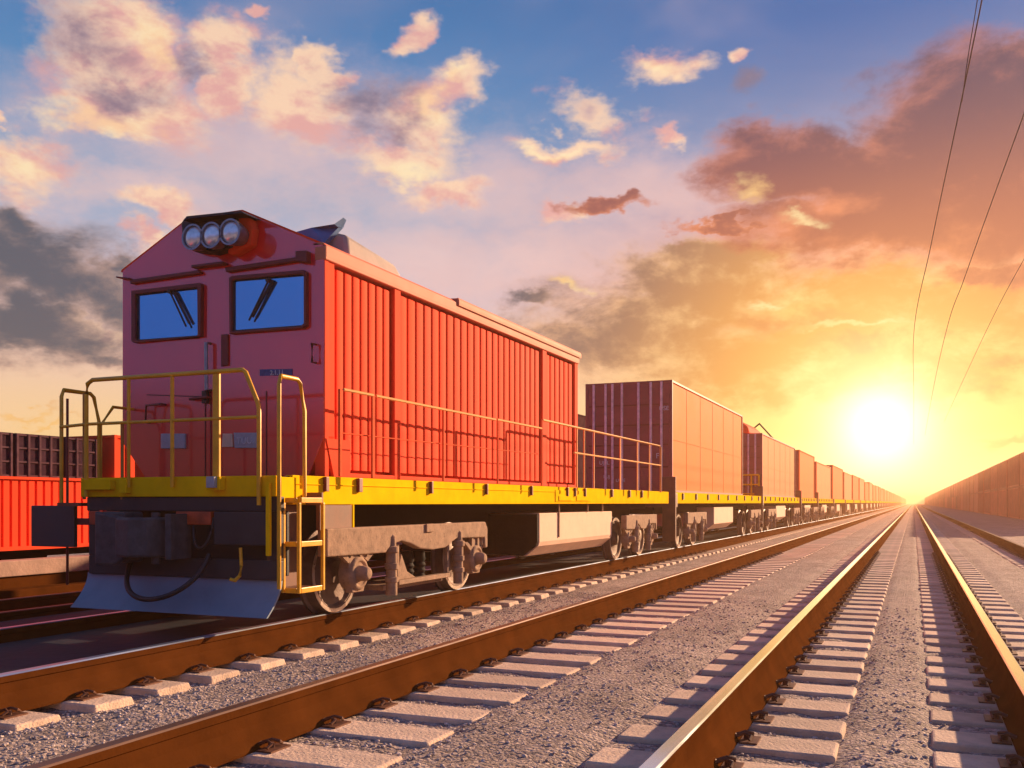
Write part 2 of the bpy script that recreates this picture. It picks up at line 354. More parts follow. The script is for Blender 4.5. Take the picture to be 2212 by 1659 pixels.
fs = [(j*nx+i, j*nx+i+1, (j+1)*nx+i+1, (j+1)*nx+i) for j in range(len(ys)-1) for i in range(nx-1)]
g.add(vs, fs); tag(g.build('ground', BALL, smooth=60), kind='structure')

# loose ballast stones lying on the bed near the camera
ico = bmesh.new(); bmesh.ops.create_icosphere(ico, subdivisions=1, radius=1)
IV = [v.co.copy() for v in ico.verts]; IF = [tuple(v.index for v in f.verts) for f in ico.faces]; ico.free()
st = MB()
def onblock(x, y):
    fr = (y/PITCH) % 1
    return any(a < x < b for a, b in ((-1.46,-.33),(.07,1.08),(-3.05,-2.28),(-5.4,-4.52))) and fr < .5
def stones(n, x0, x1, y0, y1, r0, r1):
    for _ in range(n):
        x = random.uniform(x0, x1); y = y0 + (y1-y0)*random.random()**1.5
        if onblock(x, y): continue
        if any(abs(x-q) < .13 for q in (RA, RB, RC, RD, RE, RF)): continue
        r = random.uniform(r0, r1); sx_, sy_, sz_ = r*random.uniform(.8,1.3), r*random.uniform(.8,1.3), r*random.uniform(.5,.8)
        a = random.random()*6.28; ca, sa = math.cos(a), math.sin(a); z = gz(x, y)+r*.15; sh = Vector((random.random()*9, x, y))
        vv = []
        for q in IV:
            k = 1+.45*mnoise.noise(q*1.3+sh); px_, py_ = q.x*sx_*k, q.y*sy_*k
            vv.append((x+px_*ca-py_*sa, y+px_*sa+py_*ca, z+q.z*sz_*k))
        st.add(vv, IF)
stones(9000, -2.4, 2.6, 2.6, 12, .005, .013)
stones(9000, -4.7, -2.2, 2.2, 12, .005, .013)
stones(2500, -7.5, -4.4, 3, 8, .006, .014)
def stone_mat():
    m = mat('loose_stone', (.48,.385,.335), .85, 0, .55, 9, .3, (.12,.09,.08), .4, 50); return m
tag(st.build('ballast_stones', stone_mat()), kind='stuff', label='loose grey brown ballast stones lying between the rails', cat='gravel')

# ------------------------------------------------------------------ rails
def rail_profile(x, hw=.037, fw=.105, h=.22):
    return [(x-hw*.8,-1),(x+hw*.8,-1),(x+hw,-1.008),(x+hw,-1.045),(x+.026,-1.052),(x+.034,-1-h+.11),(x+.055,-1-h+.06),(x+fw,-1-h+.012),(x+fw,-1-h),
            (x-fw,-1-h),(x-fw,-1-h+.014),(x-.055,-1-h+.06),(x-.034,-1-h+.11),(x-.026,-1.052),(x-hw,-1.045),(x-hw,-1.008)]
def rail(x, label, head, z=0., y0=-2, y1=640, cat='rail'):
    pf = [(a, b+z) for a, b in rail_profile(x)]; n = len(pf)
    yy = [y0]+[3, 6, 10, 16, 25, 40, 65, 110, 200, 380, y1]
    m = MB(); vs = [(a, t, b) for t in yy for a, b in pf]; fs = []; ms = []
    for j in range(len(yy)-1):
        for i in range(n): fs.append((j*n+i, j*n+(i+1) % n, (j+1)*n+(i+1) % n, (j+1)*n+i)); ms.append(1 if i in (0, 1, 15) else 0)
    fs += [tuple(range(n)), tuple((len(yy)-1)*n+i for i in range(n-1, -1, -1))]; ms += [0, 0]
    m.add(vs, fs); m.m = ms
    return tag(m.build('rail', None, mats=[RUST, head]), label, cat)
rail(RA, 'brown rail with bright polished head, running from bottom centre to the vanishing point', STEEL)
rail(RB, 'polished rail at the right edge, right rail of the empty middle track', STEEL)
rail(RC, 'rusty brown rail with dull head, next one right of the train track', WORN)
rail(RD, 'rail under the near side wheels of the locomotive', STEEL2)
rail(RE, 'far rail under the train, behind the plough', STEEL2)
rail(RF, 'rusty rail farthest right, in front of the right hand container stacks', WORN)
for x, lb in ((-8.15,'first brown rail on the left beyond the locomotive plough'),(-9.2,'second brown rail on the left, nearest below the pale kerb'),(-10.95,'near rail under the red open wagon'),(-12.5,'far rail under the red open wagon')):
    rail(x, lb, WORN, z=-.06)
k = MB(); k.box(-10.40, -10.12, -2, 300, -.90, -.71)
tag(k.build('kerb_strip', mat('stained_kerb', (.42,.27,.21), .9, 0, .2, 3, .4, (.2,.12,.09), .3, 20), bevel=.01), kind='structure')
k = MB(); k.box(-10.38, -10.16, -2, 300, -1.4, -.901); k.box(-10.12, -9.85, -2, 300, -1.4, -1.04); tag(k.build('kerb_footing', RUST, bevel=.01), kind='structure')

SHADOW = mat('painted_train_shadow', (.014,.018,.026), .7, 0, .35, 1.6, .4, (.008,.008,.010), .35, 9, 0, .25)  # near-black colour that paints in the shadow around the train
k = MB(); k.box(-6.58, -5.02, -2, 300, -1.4, -1.10); tag(k.build('track_shadow_slab', SHADOW, bevel=.01), kind='structure')  # added dark slab standing in for the shadow between the train's rails
k = MB(); k.box(-8.0, -6.83, -2, 60, -1.4, -1.13); tag(k.build('left_shadow_strip', SHADOW, bevel=.01), kind='structure')  # added dark strip standing in for the shadow left of the train
# ------------------------------------------------------------------ sleepers
def block_mb(x0, x1, y=0., h=.06):
    m = MB(); y0, y1 = y-.15, y+.15; zt = FOOT+.001; zb = zt-h; e = .012
    m.add([(x0-e,y0-e,zb),(x1+e,y0-e,zb),(x1+e,y1+e,zb),(x0-e,y1+e,zb),(x0,y0,zt),(x1,y0,zt),(x1,y1,zt),(x0,y1,zt)],
          [(0,3,2,1),(4,5,6,7),(0,1,5,4),(1,2,6,5),(2,3,7,6),(3,0,4,7)]); return m
def clip_mb(x, side):
    m = MB(); s_ = side; z = FOOT+.03
    pts = [(x+s_*.16,-.06,z-.012),(x+s_*.165,-.03,z+.004),(x+s_*.13,-.015,z+.012),(x+s_*.09,-.03,z-.002),(x+s_*.085,.0,z-.002),(x+s_*.13,.02,z+.014),(x+s_*.165,.035,z+.004),(x+s_*.16,.06,z-.012)]
    m.tube(pts, .007, 6)
    m.box(min(x+s_*.11, x+s_*.20), max(x+s_*.11, x+s_*.20), -.08, .08, FOOT, FOOT+.010)
    m.lathe((x+s_*.14,0,FOOT+.010), 'z', [(0,.018),(.022,.017),(.026,.010)], 6)
    return m
def sleeper(spans, rails_, label, group, sides=(-1, 1)):
    t = thing('railway_sleeper', (spans[0][0], 0, FOOT-.06), label, 'sleeper', group)
    for (a, b) in spans: block_mb(a, b).build('block', CONC, t, bevel=.012)
    for x in rails_:
        for s_ in sides: clip_mb(x, s_).build('rail_clip', CLIP, t, smooth=50)
    return t
ORD = 'first second third fourth fifth sixth seventh eighth ninth tenth eleventh twelfth'.split()
def row(proto, y0, n, nclip=40, count=None, spans_x=None, far_label=''):
    cnt = 0
    for i in range(n):
        yy = (math.floor(y0/PITCH)+i)*PITCH + PITCH*.31
        if i == 0: o = proto
        else:
            o = proto.copy(); C.objects.link(o)
            for ch in proto_kids[proto]:
                if ch.name.startswith('rail_clip') and i > nclip: continue
                c = ch.copy(); C.objects.link(c); c.parent = o
        jx = random.uniform(-.015, .015); jr = random.uniform(-.012, .012)
        if count is not None:
            xm = (spans_x[0]+spans_x[1])/2; d_ = -xm*ST+yy*CT; u_ = CX+F*(xm*CT+yy*ST)/d_; v_ = HZ+F*1.22/d_
            if -20 < u_ < 2230 and v_ < 1670 and cnt < len(ORD): o['label'] = count % ORD[cnt]; cnt += 1
            elif yy > 9: o['label'] = proto['label'] if i == 0 else far_label
        o.location.y = (yy+random.uniform(-.012, .012))*S; o.rotation_euler.z = jr if i else 0
    return (math.floor(y0/PITCH)+n)*PITCH + PITCH*.31
proto_kids = {}
rest = MB()
for spans, rls, y0, n, lb, gp, cl in (
    (((-1.43,-.35),(.09,1.06)), (RA, RB), 3.2, 82, 'pale concrete twin block sleeper of the middle track under both polished rails', 'sleepers of the middle track', 'pale twin block sleeper under the polished rails, %s up from the bottom edge'),
    (((-3.28,-2.27),), (RC,), 2.6, 82, 'pale concrete sleeper block under the dull rusty rail beside the train', 'sleepers of the rusty rail beside the train', 'pale sleeper under the dull rail beside the train, %s up from the bottom edge'),
    (((-5.4,-4.53),(-7.1,-6.2)), (RD, RE), 2.6, 60, 'stone sleeper half buried in gravel under the train track', 'sleepers under the train', 'half buried sleeper end at the rail under the train, %s from the left edge'),
    (((1.86,2.75),), (RF,), 8.0, 50, 'concrete sleeper block under the rusty rail farthest right', 'sleepers of the rail farthest right', 'sleeper under the rusty rail farthest right, %s from the right edge')):
    p = sleeper(spans, rls, lb, gp); proto_kids[p] = kids(p)
    ye = row(p, y0, n, count=cl, spans_x=spans[0], far_label=lb)
    while ye < 110:
        for (a, b) in spans:
            q = block_mb(a, b, ye); o_ = len(rest.v); rest.v += q.v; rest.f += [tuple(i+o_ for i in f) for f in q.f]; rest.m += q.m
        ye += PITCH
tag(rest.build('distant_sleepers', CONC), 'far off concrete sleepers merging together under the rails', 'sleepers', kind='stuff')

# ------------------------------------------------------------------ locomotive
XS, XL = -4.75, -7.07; YF, YB, YE = 7.0, 13.8, 19.3; ZD, ZB = .226, -.015; ZEV = 2.25
loco = thing('locomotive', (-5.9, 12.6, -1), 'red diesel locomotive with three headlights, yellow railings and a blue grey plough', 'locomotive')
def yside(px): return fx(px, HZ, XS)[1]
# shell behind the side panels
m = MB(); m.prism([(XL,ZD),(XS-.09,ZD),(XS-.09,ZEV-.02),(-5.66,2.64),(-6.24,2.64),(XL,ZEV-.02)], 'y', YF+.16, YB); m.build('body', RED, loco)
# cab front
m = MB(); m.prism([(XL+.30,ZD),(XS-.16,ZD),(XS,ZD+.36),(XS,ZEV),(-5.64,2.66),(-6.26,2.66),(XL,ZEV),(XL,ZD+.36)], 'y', YF, YF+.022)
cabf = m.build('cab_front', FRONT, loco, bevel=.006, smooth=40)
m = MB(); m.prism([(XL+.30,ZD),(XS-.16,ZD),(XS-.001,ZD+.36),(XS-.001,ZEV-.001),(-5.64,2.658),(-6.26,2.658),(XL,ZEV-.001),(XL,ZD+.36)], 'y', YF+.0221, YF+.16)
m.build('cab_side', RED, loco)
m = MB()                                                     # roof skin with a little overhang
rp = [(XL-.02,ZEV-.01),(XL-.015,ZEV+.012),(-6.265,2.672),(-5.635,2.672),(XS+.0,ZEV+.02),(XS+.0,ZEV+.0),(-5.64,2.655),(-6.26,2.655)]
m.prism(rp, 'y', YF+.004, YB+.02); m.build('roof', RED, loco)
# panels
bays = [(yside(711), yside(848), 8), (yside(866), yside(1169), 22), (yside(1181), yside(1240), 6)]
ZP0, ZP1 = .30, 2.09
for (a, b, n) in bays:
    m = MB(); p = (b-a)/n; pts = []
    for i in range(n):
        y0 = a+i*p; gd = .022
        for t, o in ((0,-.028),(.055,-.028),(.06,.002),(.10,.008),(.2,.011),(.5,.010),(.8,.004),(.97,-.003)):
            pts.append((XS-.03+o, y0+t*p))
    pts.append((XS-.065, b))
    nn = len(pts); vs = [(x, y, ZP0) for x, y in pts]+[(x, y, ZP1) for x, y in pts]
    m.add(vs, [(i, i+1, nn+i+1, nn+i) for i in range(nn-1)])
    m.build('side_panel', RED, loco, smooth=28)
m = MB()
cols = [(YF+.005, bays[0][0]-.01), (bays[0][1]+.035, bays[1][0]-.01), (bays[1][1]+.05, bays[2][0]-.01), (bays[2][1]+.03, YB)]
for a, b in cols: m.box(XS-.10, XS+.004, a+.165 if a < 7.1 and b > 7.4 else a, b, ZD+.002, 2.13)
m.box(XS-.10, XS+.002, YF+.165, YB-.001, ZD+.003, ZP0-.03); m.build('side_frame', RED, loco, bevel=.006)
m = MB(); m.box(XS-.095, XS+.02, YF-.005, YB+.02, 2.128, ZEV-.002); m.prism([(XS+.021,2.15),(XS+.021,2.25),(XS-.02,2.285),(XS-.12,2.29),(XS-.12,2.256),(XS+.0,2.252)], 'y', YF+.0, YB+.03)
m.build('roof_edge', PEACH, loco, bevel=.01)
m = MB(); y0 = fx(985, 700, XS)[1]; m.prism([(XS+.022+.02*math.cos(t*.5), 2.25+.06*math.sin(t*.5)) for t in range(-1, 5)]+[(XS-.12,2.31),(XS-.12,2.292)], 'y', y0, YB+.06)
m.build('gutter', PEACH, loco, smooth=40)
# lower skirt wedge by the cab corner
m = MB(); m.prism([(YF+.02,ZD+.34),(YF+.40,ZD+.34),(YF+.40,ZD+.004),(YF+.14,ZD+.004)], 'x', XS-.03, XS+.012); m.build('side_skirt', RED, loco)
# windows with frame, pane, visor, wiper
def fpoly(pts, Y): return [(fy(px, py, Y)[0], fy(px, py, Y)[2]) for px, py in pts]
def window(o, inn, wip, visor):
    m = MB(); O = fpoly(o, YF); I = fpoly(inn, YF); n = len(O); dY = YF-.045
    vs = [(x,YF-.0005,z) for x, z in O]+[(x,dY,z) for x, z in O]+[(x,dY,z) for x, z in I]+[(x,YF-.0005,z) for x, z in I]; fs = []
    for i in range(n):
        j = (i+1) % n
        fs += [(i, j, n+j, n+i), (n+i, n+j, 2*n+j, 2*n+i), (2*n+i, 2*n+j, 3*n+j, 3*n+i)]
    m.add(vs, fs); wn = m.build('window', DKRED, loco, bevel=.006)
    m = MB(); m.prism(I, 'y', YF-.012, YF-.003); m.build('pane', GLASS, wn)
    m = MB(); g2 = fpoly(inn, YF); cx_ = sum(p[0] for p in g2)/n; cz_ = sum(p[1] for p in g2)/n
    seal = [(x, YF-.014, z) for x, z in g2]; m.tube(seal+[seal[0], seal[1]], .013, 6, False); m.build('seal', BLACK, wn, smooth=60)
    m = MB(); q = fpoly(visor, YF); m.prism(q, 'y', YF-.045, YF-.001); m.build('visor', DKRED, wn, bevel=.008)
    a, b = wip; A = fy(*a, YF-.05); B = fy(*b, YF-.05); m = MB(); m.tube([A, B], .010, 6)
    m.tube([(A[0]+.035,A[1]+.01,A[2]), (B[0]+.03,B[1]+.01,B[2]+.03)], .014, 4); m.lathe((A[0], YF-.07, A[2]), 'y', [(0,.02),(.06,.02)], 10)
    m.build('wiper', BLACK, wn)
window([(291,630),(438,613),(441,616),(440,728),(296,742),(291,738)], [(299,637),(433,622),(434,724),(431,728),(303,737),(299,733)],
       ((367,630),(402,705)), [(288,606),(436,585),(440,593),(288,615)])
window([(501,602),(507,598),(661,585),(667,590),(667,705),(659,711),(502,723)], [(507,610),(512,606),(657,594),(662,598),(662,700),(655,706),(507,717)],
       ((580,606),(538,692)), [(492,580),(648,557),(654,566),(494,590)])
# headlight cluster
hl = MB(); c0 = fy(466, 512, YF-.10)
hous = fpoly([(402,486),(410,474),(515,466),(524,476),(526,518),(510,538),(470,550),(428,546),(406,526)], YF-.05)
hl.prism(hous, 'y', YF-.12, YF-.001); house = hl.build('headlight_housing', BLACK, loco, bevel=.012)
m = MB(); m.prism(fpoly([(397,476),(403,467),(520,455),(528,461),(520,460),(406,472)], YF-.24), 'y', YF-.24, YF-.0); m.build('hood', BLACK, house)
for (px, py) in ((421,514),(461,510),(502,503)):
    c = fy(px, py, YF-.22); r = .113
    m = MB(); m.lathe((c[0], YF-.26, c[2]), 'y', [(.20,.075),(.06,r),(0,r*1.04),(0,r*.9),(.03,r*.86)], 32); h = m.build('headlight', CHROME, loco, smooth=40)
    m = MB(); m.lathe((c[0], YF-.26, c[2]), 'y', [(.035,r*.87),(.012,r*.8),(-.004,r*.5),(-.012,r*.06)], 32); m.build('lens', LENS, h, smooth=60)
m = MB(); m.prism(fpoly([(532,470),(556,478),(562,500),(556,535),(520,556),(505,553)], YF), 'y', YF-.10, YF-.0005); m.build('light_bracket', RED, loco, bevel=.02)
# small front fittings
for pl, nm in (([(424,576),(492,568),(492,574),(424,582)],'wiper_linkage'), ([(262,600),(290,603),(290,607),(262,603)],'wiper_motor'), ([(648,546),(672,545),(672,570),(648,568)],'wiper_motor')):
    m = MB(); m.prism(fpoly(pl, YF), 'y', YF-.07, YF-.001); m.build(nm, DKRED, loco, bevel=.005)
def hrail(pts, r=.012, name='handle', mt=CHROME):
    P = [fy(a, b, YF-.06) for a, b in pts]; m = MB(); m.tube([(P[0][0],YF,P[0][2])]+P+[(P[-1][0],YF,P[-1][2])], r, 8); m.build(name, mt, loco, smooth=50)
hrail([(445,740),(446,842)], .014); hrail([(674,742),(674,782)], .010, mt=DKRED)
m = MB(); m.prism(fpoly([(480,723),(495,722),(495,790),(480,792)], YF), 'y', YF-.02, YF-.0005); m.build('vent', DKRED, loco, bevel=.006)
m = MB(); m.prism(fpoly([(443,845),(453,845),(453,872),(443,872)], YF), 'y', YF-.05, YF-.0005); m.build('door_handle', BLACK, loco, bevel=.005)
hrail([(410,862),(447,858)], .010, mt=DKRED); hrail([(314,913),(316,876),(348,873)], .009, mt=DKRED)
m = MB()
for a, b, c, d in ((455,845,457,1030),(443,745,445,1030),(318,852,440,856),(575,845,577,1030)):
    m.prism(fpoly([(a,b),(c,b),(c,d),(a,d)] if c-a < 9 else [(a,b),(c,d),(c,d+2),(a,b+2)], YF), 'y', YF-.006, YF-.0004)
m.build('door_seam', DKRED, loco)
def text(txt, p, size, mt, parent, rot=(R(90),0,0), name='lettering'):
    cu = bpy.data.curves.new(name, 'FONT'); cu.body = txt; cu.size = size*S; cu.extrude = .002; cu.align_x = 'CENTER'; cu.align_y = 'CENTER'
    o = bpy.data.objects.new(name, cu); C.objects.link(o); o.parent = parent; o.location = W(p)-world_loc(parent); o.rotation_euler = rot; cu.materials.append(mt)
    me = bpy.data.meshes.new_from_object(o); q = bpy.data.objects.new(name, me); C.objects.link(q); q.parent = parent; q.location = o.location; q.rotation_euler = rot
    bpy.data.objects.remove(o); return q
m = MB(); m.prism(fpoly([(351,937),(403,937),(403,969),(351,969)], YF), 'y', YF-.025, YF-.0005); m.build('blank_plate', PLATE, loco, bevel=.004)
m = MB(); m.prism(fpoly([(508,935),(562,935),(562,968),(510,968)], YF), 'y', YF-.025, YF-.0005); pl = m.build('number_plate', PLATE, loco, bevel=.004)
c = fy(536, 952, YF-.028); text('TUUIIF', c, .085, WHITEM, pl)
m = MB(); m.prism(fpoly([(484,937),(504,937),(506,966),(482,966)], YF), 'y', YF-.022, YF-.0005); m.build('tan_plate', TANK, loco, bevel=.004)
m = MB(); m.prism(fpoly([(562,798),(632,797),(632,811),(562,812)], YF), 'y', YF-.006, YF-.0005); pl = m.build('sticker', BLUEST, loco)
c = fy(598, 805, YF-.008); text('2.1.11', c, .062, WHITEM, pl)
# roof scoop
m = MB(); A = [(-5.30,7.55,2.44),(-4.86,7.55,2.28),(-4.84,8.55,2.30),(-5.25,8.75,2.45)]; B = [(-5.22,7.62,2.62),(-4.92,7.62,2.53),(-4.90,8.5,2.44),(-5.18,8.6,2.54)]
m.add(A+B, [(0,3,2,1),(4,5,6,7),(0,1,5,4),(1,2,6,5),(2,3,7,6),(3,0,4,7)]); scp = m.build('roof_scoop', SCOOPW, loco, bevel=.04, smooth=50)
m = MB(); A = [fy(628,504,7.45), fy(700,524,7.45), fy(735,487,7.6), fy(742,470,7.6), fy(722,484,7.5), fy(672,492,7.45)]
m.add(A+[(p[0], p[1]+.05, p[2]-.01) for p in A], [(0,1,2,5),(2,3,4,5),(6,11,8,7),(8,11,10,9)]+[(i,(i+1) % 6,6+(i+1) % 6,6+i) for i in range(6)]); m.build('flap', SCOOPB, scp)
# deck, sills
m = MB(); m.box(-6.70, XS+.06, 6.25, 6.9, ZB+.06, ZD-.007); m.box(-6.98, XS+.06, 6.9, YE, ZB+.06, ZD-.006); m.build('deck', UNDER, loco)
m = MB(); m.box(XS+.02, XS+.09, 6.42, YE, ZB, ZD); m.box(XS+.09, XS+.10, 6.42, fx(1220,1090,XS)[1], ZD-.075, ZD-.069); m.build('side_sill', YEL, loco, bevel=.008)
m = MB(); m.box(-7.0, -6.94, 6.9, YE, ZB, ZD); m.build('side_sill', YEL, loco, bevel=.008)
m = MB(); m.box(-6.70, -4.63, 6.16, 6.24, .05, ZD-.01); m.build('end_beam', YEL, loco, bevel=.008)
for bx in ((-4.63, XS+.088, 6.20, 6.43, .0, ZD-.02), (-6.6,-6.3,6.10,6.159,.11,.2), (-5.25,-5.12,6.08,6.159,.10,.21), (-6.2,-6.12,6.10,6.159,.08,.2)):
    m = MB(); m.box(*bx); m.build('bracket', YEL, loco, bevel=.006)
m = MB(); m.box(-5.22,-5.14,6.04,6.079,.12,.21); m.build('socket', PLATE, loco, bevel=.004)
# front lower plates
m = MB(); m.box(-6.65,-4.62,6.18,6.26,-.07,.049); m.box(-6.65,-4.62,6.2,6.25,-.62,-.46)
m.prism([(-6.65,-.07),(-6.56,-.07),(-6.56,-.46),(-6.65,-.46)], 'y', 6.2, 6.25); m.box(-4.72,-4.62,6.2,6.25,-.46,-.07)
m.box(-6.56,-4.72,6.42,6.46,-.6,-.07); m.build('headstock', GREY, loco, bevel=.008)
m = MB(); m.box(-5.22,-4.70,6.13,6.18,-.34,-.072); m.build('square_plate', GREY, loco, bevel=.008)
p0 = fy(71,1092,6.35); p1 = fy(164,1182,6.35)
m = MB(); m.box(p0[0], p1[0], 6.33, 6.37, p1[2], p0[2]); m.build('square_plate', mat('slate_plate', (.045,.05,.052), .6, 0, .1, 2), loco, bevel=.006)
m = MB(); m.box(p1[0]-.02, -6.6, 6.36, 6.40, -.20, -.14); m.tube([((p0[0]+p1[0])/2+.12,6.39,.95),((p0[0]+p1[0])/2+.12,6.39,-.75)], .012, 6); m.build('bracket', DKRED, loco)
ORB = mat('orange_red_box', (.5,.07,.02), .5, 0, .3, 8)
for bx in ((-6.6,-6.45,6.16,6.199,-.19,-.072), (-6.42,-6.285,6.16,6.199,-.17,-.072), (-5.62,-5.26,6.14,6.199,-.18,-.072)):
    m = MB(); m.box(*bx); m.build('red_box', ORB, loco, bevel=.006)
# plough: curved sheet
m = MB(); n = 10; poly = []
for i in range(n+1):
    t = i/n; poly.append((6.23-.19*t**1.8, -.61-.29*t))
back = [(y+.02, z) for y, z in poly[::-1]]
m.prism(poly+back, 'x', -6.69, -4.63); m.build('plough', PLOW, loco, smooth=40)
# coupler
cx_ = -5.78
m = MB(); m.box(-6.28,-6.02,5.98,6.2,-.50,-.075); m.prism([(-6.3,-.07),(-5.98,-.12),(-5.98,-.47),(-6.1,-.52),(-6.3,-.52)], 'y', 5.93, 5.979)
cp = m.build('coupler', COUP, loco, bevel=.02)
m = MB(); m.prism([(-6.0,5.86),(-5.80,5.80),(-5.66,5.88),(-5.60,6.05),(-5.66,6.19),(-5.76,6.19),(-5.73,6.02),(-5.80,5.93),(-5.94,5.95),(-6.0,6.02)], 'z', -.44, -.12)
m.build('knuckle', COUP, cp, bevel=.02)
m = MB(); m.box(-5.56,-5.5,5.95,6.19,-.46,-.09); m.lathe((-5.7,6.0,-.5), 'z', [(0,.035),(.42,.035)], 14); m.build('pin', COUP, cp, bevel=.006)
def arc_hose(x0, x1, z0, dip, y0, y1, r, nm='brake_hose', par=None):
    m = MB(); pts = []
    for i in range(25):
        t = i/24; pts.append((x0+(x1-x0)*(.5-.5*math.cos(math.pi*t)), y0+(y1-y0)*math.sin(math.pi*t), z0-dip*math.sin(math.pi*t)**.8))
    m.tube(pts, r, 8); m.build(nm, BLACK, loco, smooth=60)
arc_hose(-6.10, -5.30, -.42, .36, 6.17, 5.90, .022); arc_hose(-5.45, -5.25, -.12, .25, 6.17, 6.12, .014)
m = MB(); m.tube([(-4.95,6.13,-.36),(-4.935,6.12,-.50),(-4.94,6.11,-.58),(-4.98,6.10,-.62),(-5.02,6.09,-.61)], .014, 8); m.build('release_lever', RAILY, loco, smooth=50)
m = MB(); m.box(-4.70,-4.665,6.12,6.155,-.42,.16); m.build('grab_iron', YEL, loco, bevel=.006)
# front railing
def post(m, x, y, z0, z1, r=.016): m.tube([(x,y,z0),(x,y,z1)], r, 8)
ZT, ZM = 1.06, .68; YR = 6.13
m = MB(); m.tube([(-6.60,YR,.05),(-6.60,YR,.94),(-6.585,YR,1.03),(-6.53,YR,ZT),(-4.93,YR,ZT),(-4.90,YR,ZT-.02),(-4.785,YR,.80),(-4.77,YR,.74),(-4.77,YR,-.02)], .0185, 8)
m.tube([(-6.95,YR+.04,ZM-.01),(-6.6,YR,ZM),(-4.77,YR,ZM)], .014, 8); m.build('handrail', RAILY, loco, smooth=50)
for px, r, mt in ((278,.016,RAILY),(372,.017,RAILY),(563,.0,RAILY)):
    if r:
        x = fy(px, 900, YR)[0]; m = MB(); post(m, x, YR, .13, ZT, r); m.build('rail_post', mt, loco)
x = fy(467, 900, YR)[0]; m = MB(); m.box(x-.032, x+.032, YR-.008, YR+.02, .12, ZT-.015); m.build('rail_post', RAILY, loco, bevel=.006)
m = MB()
for px in (180, 262): x = fy(px, 900, YR+.05)[0]; post(m, x, YR+.06, .03, ZT-.1 if px == 180 else ZM, .015)
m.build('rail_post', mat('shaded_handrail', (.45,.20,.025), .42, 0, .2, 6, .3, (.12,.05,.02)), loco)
def loop(x, y0, y1, z0, z1, z2, nm='grab_loop'):
    m = MB(); m.tube([(x,y0,z0),(x,y0,.2),(x,y0,z1-.06),(x,y0+.025,z1),(x,y1-.10,z1),(x,y1-.06,z1-.03),(x,y1,z1-.25),(x,y1,z2)], .017, 8); m.build(nm, RAILY, loco, smooth=50)
loop(-4.60, 6.16, 6.50, -.68, 1.0, .03); loop(-6.95, 6.18, 6.60, .0, 1.0, .0)
m = MB(); m.box(-6.98,-6.70,6.16,6.64,-.03,.0); m.build('step', BROWN, loco)
m = MB(); m.tube([(-6.95,6.62,.1),(-6.95,6.62,.72),(-6.93,6.75,.90),(-6.93,7.02,.9)], .014, 8); m.build('grab_loop', RAILY, loco, smooth=50)
# corner steps
m = MB()
for (x, y) in ((-4.64,6.27),(-4.49,6.27),(-4.49,6.60)): m.box(x-.014, x+.014, y-.014, y+.014, -.72, -.0)
for z in (.02, -.33, -.70):
    m.box(-4.62, -4.51, 6.26, 6.28, z-.02, z+.02); m.box(-4.50, -4.48, 6.29, 6.58, z-.022, z+.022)
stp = m.build('ladder', RAILY, loco, bevel=.005)
m = MB()
for z in (-.33, -.70): m.box(-4.74, -4.51, 6.29, 6.59, z-.012, z+.012)
m.build('step', BROWN, stp); m = MB(); m.box(-4.80,-4.76,6.27,6.62,-.72,-.02); m.box(-4.76,-4.50,6.60,6.62,-.02,ZB+.1); m.build('back_plate', BROWN, stp)
m = MB(); m.box(-4.66, -4.62, 6.75, 7.24, -.235, -.02); m.build('hanger', BROWN, loco)
m = MB(); m.tube([(-4.63,7.27,-.24),(-4.63,7.27,ZB)], .016, 4); m.build('hanger', YEL, loco)
# side railing
XR = -4.5
def ypx(px): return fx(px, HZ, XR)[1]
TAN = mat('tan_handrail', (.74,.34,.10), .6, 0, .12, 5, spec=.1); OR = mat('orange_post', (.66,.10,.03), .7, 0, .12, 5, spec=.05)
for a, b, z in ((742,806,.97),(812,1070,.97),(1074,1170,.975)):
    m = MB(); m.tube([(XR,ypx(a),z),(XR,ypx(b),z)], .014, 8); m.build('handrail', TAN, loco)
m = MB(); m.tube([(XR,ypx(1172),1.09),(XR,ypx(1425),1.09),(XR,ypx(1427),1.06),(XR,ypx(1427),.2)], .017, 8); m.build('handrail', TAN, loco, smooth=50)
m = MB(); m.tube([(XR,ypx(1240),.72),(XR,ypx(1427),.72)], .014, 8); m.build('handrail', TAN, loco)
m = MB(); m.tube([(XR-.04,ypx(742),.60),(XR-.04,ypx(1170),.64)], .006, 6); m.build('handrail', OR, loco)
for px, w_, mt, zt in ((735,.018,OR,.97),(806,.024,OR,.97),(958,.014,OR,.97),(1075,.012,OR,.97),(1170,.012,OR,1.09),(1246,.014,TAN,1.09),(1262,.012,TAN,1.09),(1283,.014,TAN,1.09),(1340,.022,TAN,1.09),(1377,.022,TAN,1.09),(1403,.018,TAN,1.09)):
    y = ypx(px); m = MB(); m.box(XR-.012, XR+.008, y-w_, y+w_, ZD-.004, zt); po = m.build('rail_post', mt, loco, bevel=.004)
    m = MB(); m.box(XS+.091, XS+.125, y-w_*1.25, y+w_*1.25, ZD-.13, ZD-.0041); m.build('socket', DKRED, po, bevel=.004)
